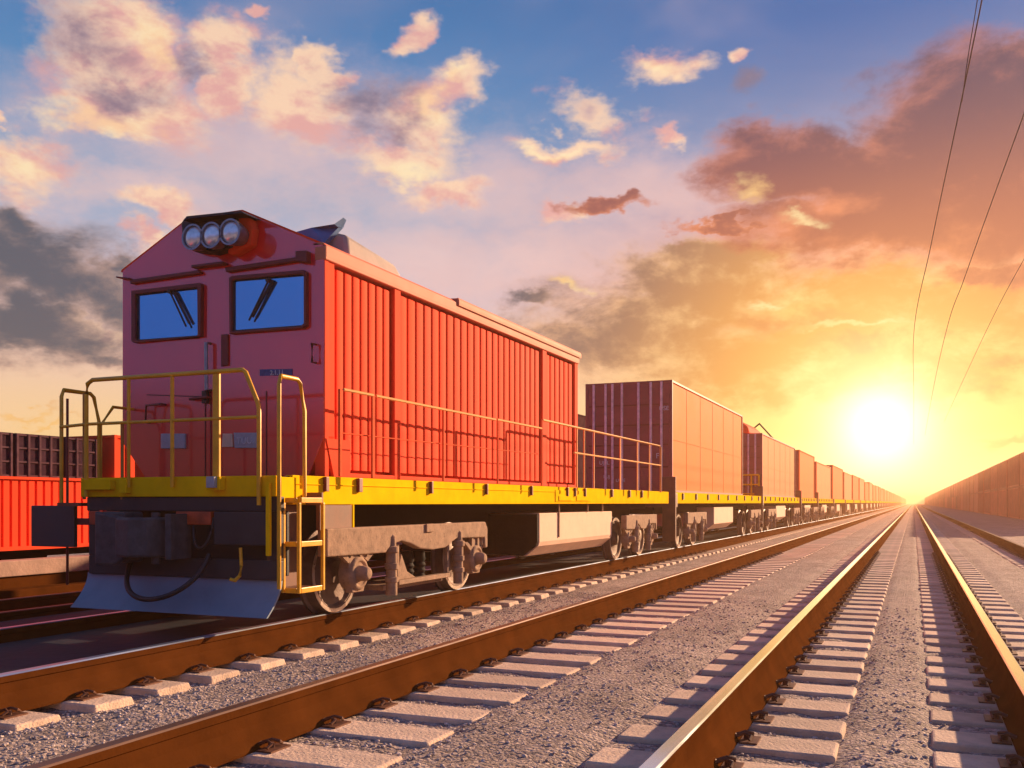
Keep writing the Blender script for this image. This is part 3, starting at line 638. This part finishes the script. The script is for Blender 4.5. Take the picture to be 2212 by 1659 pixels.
# underframe
m = MB(); m.box(-6.75,-5.15,6.5,YE,-.12,ZB+.058); m.box(-6.3,-5.5,6.6,YE,-.42,-.121); m.build('underframe', UNDER, loco)
m = MB(); ya, yb = fx(1165,1110,XS)[1], fx(1322,1110,XS)[1]
tk = [(-6.9,-.70),(-4.95,-.745),(XS-.02,-.60),(XS,-.54),(XS,-.145),(-6.9,-.145)]
m.prism(tk, 'y', ya, yb); m.cur = 1
t_ = m.build('fuel_tank', TANK, loco, bevel=.012)
m = MB(); m.prism([(-6.88,-.69),(-4.98,-.735),(XS-.03,-.59),(XS-.01,-.53),(XS-.01,-.16),(-6.88,-.16)], 'y', ya-.05, ya-.001); m.build('tank_end', UNDER, t_)
m = MB()
for px in (1206, 1268, 1300): y = fx(px,1100,XS)[1]; m.box(XS+.003, XS+.02, y-.012, y+.012, -.145 if px > 1210 else -.5, ZB)
m.build('strap', BOGIE, t_)
m = MB()
for a, b in ((1228,1255),(1265,1290)): m.box(XS+.10, XS+.11, ypx(a), ypx(b), .03, .10)
m.box(XS+.091, XS+.10, ypx(1222), ypx(1296), .015, .18); m.build('locker', YEL, loco, bevel=.004)

def wheelset(par, y, r=.37, xo=RD, xi=RE, seg=40):
    for x, s_ in ((xo, 1), (xi, -1)):
        m = MB(); pr = [(-.085*s_, r*1.0+.035),(-.06*s_, r+.035),(-.045*s_, r+.004),(.045*s_, r-.004),(.05*s_, r-.012),(.05*s_, r*.86),(.02*s_, r*.80),(.0, r*.5),(.02*s_, r*.34),(.07*s_, r*.30),(.08*s_, r*.1)]
        m.lathe((x, y, -1+r), 'x', pr, seg); wh = m.build('wheel', WHEEL, par, smooth=35)
        if s_ > 0:
            m = MB(); n_ = seg; q = []
            for rr, tt in ((r-.002,.051),(r-.002,.056),(r*.90,.056),(r*.90,.051)):
                q += [(x+tt, y+rr*math.cos(2*math.pi*k/n_), -1+r+rr*math.sin(2*math.pi*k/n_)) for k in range(n_)]
            m.add(q, [(i*n_+k, i*n_+(k+1) % n_, ((i+1) % 4)*n_+(k+1) % n_, ((i+1) % 4)*n_+k) for i in range(4) for k in range(n_)]); m.build('tyre', TYRE, wh, smooth=40)
    m = MB(); m.lathe((0, y, -1+r), 'x', [(xi, .06), (xo, .06)], 14); m.build('axle', UNDER, par)
def bogie(par, ya, yb, detail=True, xf=-4.62, nm='bogie', far=True):
    ym = (ya+yb)/2; hw = (yb-ya)/2; e = .42 if hw > 1 else .28
    top = [(ya-.55 if detail else ya-e,-.22),(yb+.18 if hw > 1 else yb+e,-.22),(yb+.24 if hw > 1 else yb+e,-.30),(yb+.24 if hw > 1 else yb+e,-.52),(yb+.17 if hw > 1 else yb+e-.06,-.52),(yb+.15 if hw > 1 else yb+e-.08,-.40)]
    k = hw
    poly = top + [(ym+.62*k,-.40),(ym+.42*k,-.46),(ym+.2*k,-.50),(ym-.15*k,-.50),(ym-.35*k,-.46),(ym-.5*k,-.38),(ym-.62*k,-.44),(ym-.70*k,-.56),(ya-.0*k+.0,-.47),(top[0][0],-.44)]
    poly = top + [(ym+.55*k,-.385),(ym+.45*k,-.42),(ym+.33*k,-.475),(ym+.1*k,-.485),(ym-.12*k,-.46),(ym-.28*k,-.40),(ym-.42*k,-.37),(ym-.58*k,-.40),(ym-.66*k,-.47),(top[0][0],-.46)]
    b = None
    for xx, sgn in ((xf, 1), (-6.98, -1)):
        if sgn < 0 and not far: continue
        m = MB(); m.prism(poly, 'x', xx-.05, xx+.05)
        fr = m.build(nm if sgn > 0 else 'bogie_frame', BOGIE, par, bevel=.012)
        if sgn > 0: b = fr
    for y in (ya, yb):
        m = MB(); z = -.635; r = .16 if hw > 1 else .13
        m.lathe((xf-.02, y, z), 'x', [(-.08,r),(.03,r),(.055,r*.88),(.06,r*.72),(.045,r*.66),(.045,r*.45),(.12,r*.42),(.15,r*.3),(.155,.01)], 24)
        m.prism([(y-r*.95,z+.05),(y+r*.95,z+.05),(y+r*.9,z+.19),(y+r*.4,z+.26),(y-r*.4,z+.26),(y-r*.9,z+.17)], 'x', xf-.08, xf+.012)
        m.prism([(y-r*.9,z-.02),(y+r*.9,z-.02),(y+r*.6,z-.17),(y-r*.6,z-.17)], 'x', xf-.06, xf+.012)
        m.build('axle_box', BOGIE, b, bevel=.008, smooth=40)
        m = MB()
        for dy in (-.13, .02, .14): m.box(xf-.03, xf+.03, y+dy-.018, y+dy+.018, z+.15, -.40)
        m.prism([(y-.32,-.44),(y-.24,-.44),(y-.12,z+.13),(y-.17,z+.10)], 'x', xf-.02, xf+.02)
        m.prism([(y+.30,-.44),(y+.24,-.44),(y+.10,z+.13),(y+.15,z+.10)], 'x', xf-.02, xf+.02)
        m.build('strut', BOGIE, b)
        wheelset(par, y)
    for y in (ym-.60*k+.06, ym+.60*k):
        m = MB(); pr = []
        m.lathe((xf+.03, y, -.88), 'z', [(0,.055),(.12,.055),(.125,.066),(.17,.066),(.175,.052),(.24,.052),(.25,.066),(.30,.066),(.305,.055),(.40,.055),(.41,.07),(.46,.07),(.47,.045),(.56,.04),(.58,.02)], 16)
        m.build('damper', BOGIE, b, smooth=40)
    if hw > 1:
        m = MB(); m.box(xf-.06, xf+.02, ym-.42*k, ym+.48*k, -.80, -.755); m.box(xf-.05, xf+.0, ym-.42*k, ym-.39*k, -.755, -.4); m.box(xf-.05, xf+.0, ym+.44*k, ym+.48*k, -.755, -.4)
        m.prism([(ym-.42*k,-.72),(ym-.34*k,-.5),(ym-.25*k,-.68),(ym-.1*k,-.755),(ym-.42*k,-.755)], 'x', xf-.03, xf-.01)
        m.box(xf-.5, xf-.1, ym-.5*k, ym+.5*k, -.85, -.80); m.box(xf+.051, xf+.07, ym-.05, ym+.10, -.30, -.215); m.build('spring_plank', BOGIE, b, bevel=.006)
        m = MB()
        for yy in (ym-.2*k, ym, ym+.2*k): m.lathe((xf-.2, yy, -.80), 'z', [(0,.07),(.03,.085),(.06,.07),(.09,.085),(.12,.07),(.15,.085),(.18,.07),(.21,.085),(.3,.07)], 14)
        m.build('spring', UNDER, b, smooth=40)
    return b
bogie(loco, 7.33, 9.83)
bogie(loco, 16.15, 17.7, detail=False)

# ------------------------------------------------------------------ wagons and containers of the train
def wagon(y0, y1, label, tanks=True, detail=True):
    t = thing('flat_wagon', (-5.8, (y0+y1)/2, -1), label, 'wagon', 'flat wagons of the train')
    if y0 > 430:
        m = MB(); m.box(-6.9, XS+.09, y0, y1, ZB, ZD-.004); m.build('deck', YEL, t); m = MB(); m.box(-6.6,-4.8,y0+1,y1-1,-.9,ZB-.002); m.build('underframe', UNDER, t); return t
    m = MB(); m.box(-6.9, XS+.04, y0, y1, ZB+.02, ZD-.01); m.build('deck', UNDER, t)
    m = MB(); m.box(XS+.04, XS+.09, y0, y1, ZB, ZD-.004); m.build('side_sill', YEL, t, bevel=.006)
    m = MB(); m.box(-6.9, XS+.12, y0-.16, y0-.01, ZB-.08, ZD-.03)
    m.box(XS-.16, XS+.125, y0-.24, y0-.161, -.82, .55 if detail else .24); m.build('end_post', BROWN, t, bevel=.008)
    m = MB(); m.box(-6.5,-5.2,y0+.1,y1-.1,-.25,ZB+.018); m.build('underframe', UNDER, t)
    if detail:
        bogie(t, y0+1.0, y0+2.5, False, far=False); bogie(t, y1-2.4, y1-.9, False, far=False)
        m = MB()
        n = 9
        for i in range(n): y = y0+.6+i*(y1-y0-1.2)/(n-1); m.box(XS+.091, XS+.12, y-.06, y+.03, .07, ZD-.02)
        m.build('stake_socket', BROWN, t)
    else:
        m = MB()
        for y in (y0+1.0, y0+2.4, y1-2.4, y1-1): m.lathe((RD, y, -.63), 'x', [(-.08,.37),(.05,.37),(.05,.1)], 14)
        m.build('bogie', BOGIE, t)
    m = MB(); ym = (y0+y1)/2
    m.prism([(-6.6,-.66),(-4.95,-.70),(XS,-.55),(XS,-.12),(-6.6,-.12)], 'y', ym-1.5, ym+1.3); m.build('tank', TANK, t, bevel=.01)
    return t
def container(x0, x1, y0, y1, z0, z1, label, body, group, detail=2, side=1, cat='container'):
    """box with frame, ribbed or flat skins, door end with lock bars towards the camera"""
    t = thing('shipping_container', ((x0+x1)/2, (y0+y1)/2, z0), label, cat, group)
    if y0 > 430:
        m = MB(); m.box(x0, x1, y0, y1, z0, z1); m.build('body', body, t); return t
    m = MB(); m.box(x0+.03, x1-.03, y0+.03, y1-.03, z0+.02, z1-.02); m.build('body', body, t)
    m = MB(); p = .035
    for xx in (x0, x1-p*1.6):
        for yy in (y0, y1-p*1.6): m.box(xx, xx+p*1.6, yy, yy+p*1.6, z0, z1)
    for zz in (z0, z1-p*1.3):
        for xx in (x0+.003, x1-p-.003): m.box(xx, xx+p, y0+p*1.6, y1-p*1.6, zz+.002, zz+p*1.3-.002)
        for yy in (y0+.003, y1-p-.003): m.box(x0+p*1.6, x1-p*1.6, yy, yy+p, zz+.002, zz+p*1.3-.002)
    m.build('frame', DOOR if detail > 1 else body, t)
    sx_ = x1-.03 if side > 0 else x0+.03; sg = side
    if detail >= 2:
        m = MB(); n = 6
        for i in range(1, n): yy = y0+(y1-y0)*i/n; m.box(sx_, sx_+sg*.006, yy-.01, yy+.01, z0+.06, z1-.06)
        m.box(sx_, sx_+sg*.008, y0+.1, y1-.1, z0+(z1-z0)*.47, z0+(z1-z0)*.475); m.build('side_seam', body, t)
    if detail >= 1:
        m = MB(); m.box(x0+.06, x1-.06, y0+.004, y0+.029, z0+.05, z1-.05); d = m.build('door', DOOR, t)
        m = MB(); w_ = x1-x0
        for q in (.10,.24,.32,.43,.62,.76,.88): m.tube([(x0+w_*q,y0-.012,z0+.03),(x0+w_*q,y0-.012,z1-.03)], .028 if detail > 1 else .02, 6)
        m.build('lock_bar', BAR, d)
        if detail > 1:
            m = MB()
            for q in (.22,.42,.60,.78): m.box(x0+.08, x1-.08, y0-.01, y0+.0035, z0+(z1-z0)*q, z0+(z1-z0)*q+.03)
            m.build('door_rib', DKRED, d)
    return t
G1 = 'containers riding on the train'
wagon(20.0, 32.2, 'yellow silled flat wagon coupled behind the red locomotive')
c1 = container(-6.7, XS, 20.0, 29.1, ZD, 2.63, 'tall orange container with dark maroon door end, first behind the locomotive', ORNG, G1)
d_ = [c for c in kids(c1) if c.name.startswith('door')][0]
for px, py, s_, tx in ((1305,1000,.12,'UJLL'),(1310,1030,.10,'EUJ'),(1420,985,.16,'F'),(1434,882,.13,'USE'),(1340,1038,.10,'UUIE')):
    p = fy(px, py, 19.98); text(tx, (p[0], 19.992, p[2]), s_, WHITEM, d_)
wagon(32.6, 43.6, 'yellow silled flat wagon second behind the locomotive, under the pantograph unit')
c2 = container(-6.7, XS, 33.1, 42.8, ZD, 2.38, 'salmon box body with rounded red cab roof and pantograph, second behind the locomotive', ORNG2, G1, cat='railcar')
m = MB(); m.prism([(-6.65,2.39),(-5.2,2.39),(-5.25,2.62),(-5.5,2.83),(-6.4,2.83),(-6.62,2.6)], 'y', 33.2, 36.2); m.build('cab_roof', RED, c2, bevel=.05)
m = MB(); m.tube([(-5.2,36.3,2.42),(-5.0,38.3,2.40)], .03, 6); m.tube([(-5.3,36.2,2.95),(-5.0,38.3,2.42)], .03, 6); m.tube([(-5.9,36.4,2.5),(-5.3,36.2,2.95)], .03, 6); m.build('pantograph', UNDER, c2)
m = MB()
for xx in (-6.6,-6.1,-5.6,-5.1,-4.85): m.tube([(xx,33.0,ZD),(xx,33.0,.95)], .03, 6)
for zz in (.3,.62,.95): m.tube([(-6.6,33.0,zz),(-4.85,33.0,zz)], .03, 6)
m.build('railing', YEL, c2)
y = 44.4; i = 0; names = ['third','fourth','fifth','sixth','seventh','eighth']
L3 = None
while y < 700:
    far = i >= 5
    lbw = 'yellow silled flat wagon %s behind the locomotive' % names[i+0] if i < 6 else 'far flat wagon of the train fading into the haze near the vanishing point'
    lbc = 'hazy salmon container %s behind the locomotive' % names[i] if i < 6 else 'far container of the train fading into the haze near the vanishing point'
    wagon(y, y+7.6 if i == 0 else y+10.2, lbw, detail=not far and i < 2)
    zt = (2.4, 2.2, 2.42, 2.3, 2.38)[i % 5]
    container(-6.7, XS, y+.2, y+7.2 if i == 0 else y+9.8, ZD, zt, lbc, ORNG2 if i % 2 else ORNG, G1, detail=1 if i < 5 else 0)
    y += 8.2 if i == 0 else 10.9; i += 1

# ------------------------------------------------------------------ left siding: open wagon with dark crates, red containers
lw = thing('open_wagon', (-11.7, 6.5, -.94), 'low red corrugated open wagon on the far left siding', 'wagon')
m = MB(); pts = []; yy = -1.0; 
while yy < 10.2:
    pts += [(yy,-10.60),(yy+.012,-10.64),(yy+.028,-10.64),(yy+.04,-10.60)]; yy += .125
pts.append((yy,-10.60)); n = len(pts)
m.add([(x, y, -.56) for y, x in pts]+[(x, y, .30) for y, x in pts], [(i, i+1, n+i+1, n+i) for i in range(n-1)])
m.build('side_wall', RED, lw, smooth=20)
m = MB(); m.box(-12.8,-10.66,-1,10.25,-.55,.2); m.box(-10.66,-10.57,-1,10.25,.30,.335); m.box(-10.66,-10.57,-1,10.25,-.61,-.56); m.box(-10.65,-10.58,10.2,10.26,-.6,.3); m.build('frame', RED, lw)
m = MB(); m.box(-12.6,-10.9,-1,10.2,-.72,-.612)
m.build('underframe', UNDER, lw)
for y_ in (1.5, 3, 7.6, 9.1): m = MB(); m.lathe((-10.95,y_,-.70), 'x', [(-.05,.36),(.05,.36),(.06,.1)], 20); m.build('wheel', UNDER, lw, smooth=40)
for i, (a, b, zt, lb) in enumerate(((7.0,8.72,.90,'dark slatted freight crate on the red open wagon, leftmost'),(8.78,9.50,.90,'dark grey slatted freight crate on the red open wagon, middle one'),(9.56,10.1,.90,'narrow dark freight crate at the right end of the open wagon'))):
    t = thing('freight_crate', (-11.6, (a+b)/2, .336), lb, 'crate', 'dark crates on the open wagon')
    m = MB(); m.box(-12.4, -10.68, a, b, .336, zt); m.build('body', DARKC, t)
    m = MB(); 
    nn = max(2, int((b-a)/.15))
    for k_ in range(nn+1): y_ = a+(b-a-.03)*k_/nn; m.box(-10.679, -10.655, y_, y_+.03, .34, zt-.002)
    for z_ in (.34,.52,.70,zt-.03): m.box(-10.679, -10.664, a+.03, b-.03, z_, z_+.02)
    m.build('slats', mat('slat_%s' % 'abc'[i], (.13,.07,.085), .8, 0, .3, 6, spec=0), t)
GL = 'red containers on the left siding'
for i, (a, b, zt, lb) in enumerate(((10.35,18.4,.98,'bright red container on the left siding seen through the front railing'),(18.7,27.6,1.5,'red container on the left siding hidden behind the locomotive body'))):
    t = container(-12.6, -10.6, a, b, -.55, zt, lb, RED, GL, 0)
    m = MB(); y_ = a+.25
    while y_ < b-.2: m.box(-10.629, -10.612, y_, y_+.34, -.45, zt-.1); y_ += .40
    m.build('side_rib', RED, t, bevel=.006)
container(-12.9, -10.6, 28.4, 37, -.5, 3.05, 'tall dark container glimpsed between the locomotive and the first orange container', DARKC, None, 1)

# ------------------------------------------------------------------ right: stacked containers
GR = 'stacked containers along the right'
yy = 52.; i = 0
while yy < 760:
    ln = 9.4; gap = .35 if i % 3 else .9
    for lv in range(2):
        if yy < 130: lb = '%s brown red container of the %s stack from the right edge' % (('lower','upper')[lv], ('first','second','third','fourth','fifth','sixth','seventh','eighth','ninth')[i])
        else: lb = 'far %s container of the right hand row melting into the haze' % ('lower','upper')[lv]
        t = container(7.4, 9.4, yy, yy+ln, -1.25+lv*2.5, 1.22+lv*2.5, lb, STACK, GR, 1 if i < 6 else 0, side=-1)
        if i < 8:
            m = MB(); q = yy+.3
            while q < yy+ln-.3: m.box(7.41, 7.43, q, q+.24, -1.1+lv*2.5, 1.1+lv*2.5); q += .5
            m.build('side_rib', STACK, t)
    yy += ln+gap; i += 1

# ------------------------------------------------------------------ overhead cables
def cable(pts, label, r=.006):
    m = MB(); P = [Vector(p) for p in pts]; out = []
    for i in range(len(P)-1):
        a, b, c, d = P[max(i-1, 0)], P[i], P[i+1], P[min(i+2, len(P)-1)]
        for k in range(10):
            t = k/10; out.append(.5*((2*b)+(c-a)*t+(2*a-5*b+4*c-d)*t*t+(3*b-a-3*c+d)*t**3))
    out.append(P[-1]); m.tube(out, r, 6); tag(m.build('overhead_cable', WIRE), label, 'cable', 'overhead cables')
def cp(px, py, Z): d = F*Z/(HZ-py); r = (px-CX)/F*d; return (r*CT-d*ST, r*ST+d*CT, Z)
cable([cp(2170,-260,4.1), cp(2122,-5,4.0), cp(2070,250,3.9), cp(2012,525,3.85), cp(1974,720,3.9), cp(1974,860,3.95), cp(1974,960,4.0)], 'long black overhead cable crossing the whole right hand sky from the top edge', .006)
cable([cp(2150,-260,4.3), cp(2112,-5,4.2), cp(2090,130,4.0), cp(2078,220,3.92)], 'short thin cable joining the long overhead cable near the top edge', .004)
cable([cp(2290,30,4.0), cp(2213,243,4.0), cp(2130,470,3.9), cp(2080,610,3.9), cp(2048,700,4.0), cp(2018,830,4.0), cp(1998,940,4.0)], 'second overhead cable, starting halfway up the right edge', .006)
cable([cp(2300,410,4.0), cp(2213,558,4.0), cp(2150,675,4.0), cp(2095,790,4.0), cp(2040,910,4.0)], 'lowest thin overhead cable at the right edge', .005)

# ------------------------------------------------------------------ haze
m = MB(); m.box(-420, 420, -64, 1010, -3.0, 5.2)
HZM = bpy.data.materials.new('haze'); HZM.use_nodes = True; t = HZM.node_tree; t.nodes.clear()
pv = t.nodes.new('ShaderNodeVolumePrincipled'); pv.inputs['Color'].default_value = (.95, .55, .31, 1); pv.inputs['Density'].default_value = .00145; pv.inputs['Anisotropy'].default_value = .5
o = t.nodes.new('ShaderNodeOutputMaterial'); t.links.new(pv.outputs[0], o.inputs['Volume'])
tag(m.build('haze', HZM), kind='stuff', label='warm sunlit haze thickening towards the vanishing point', cat='haze')
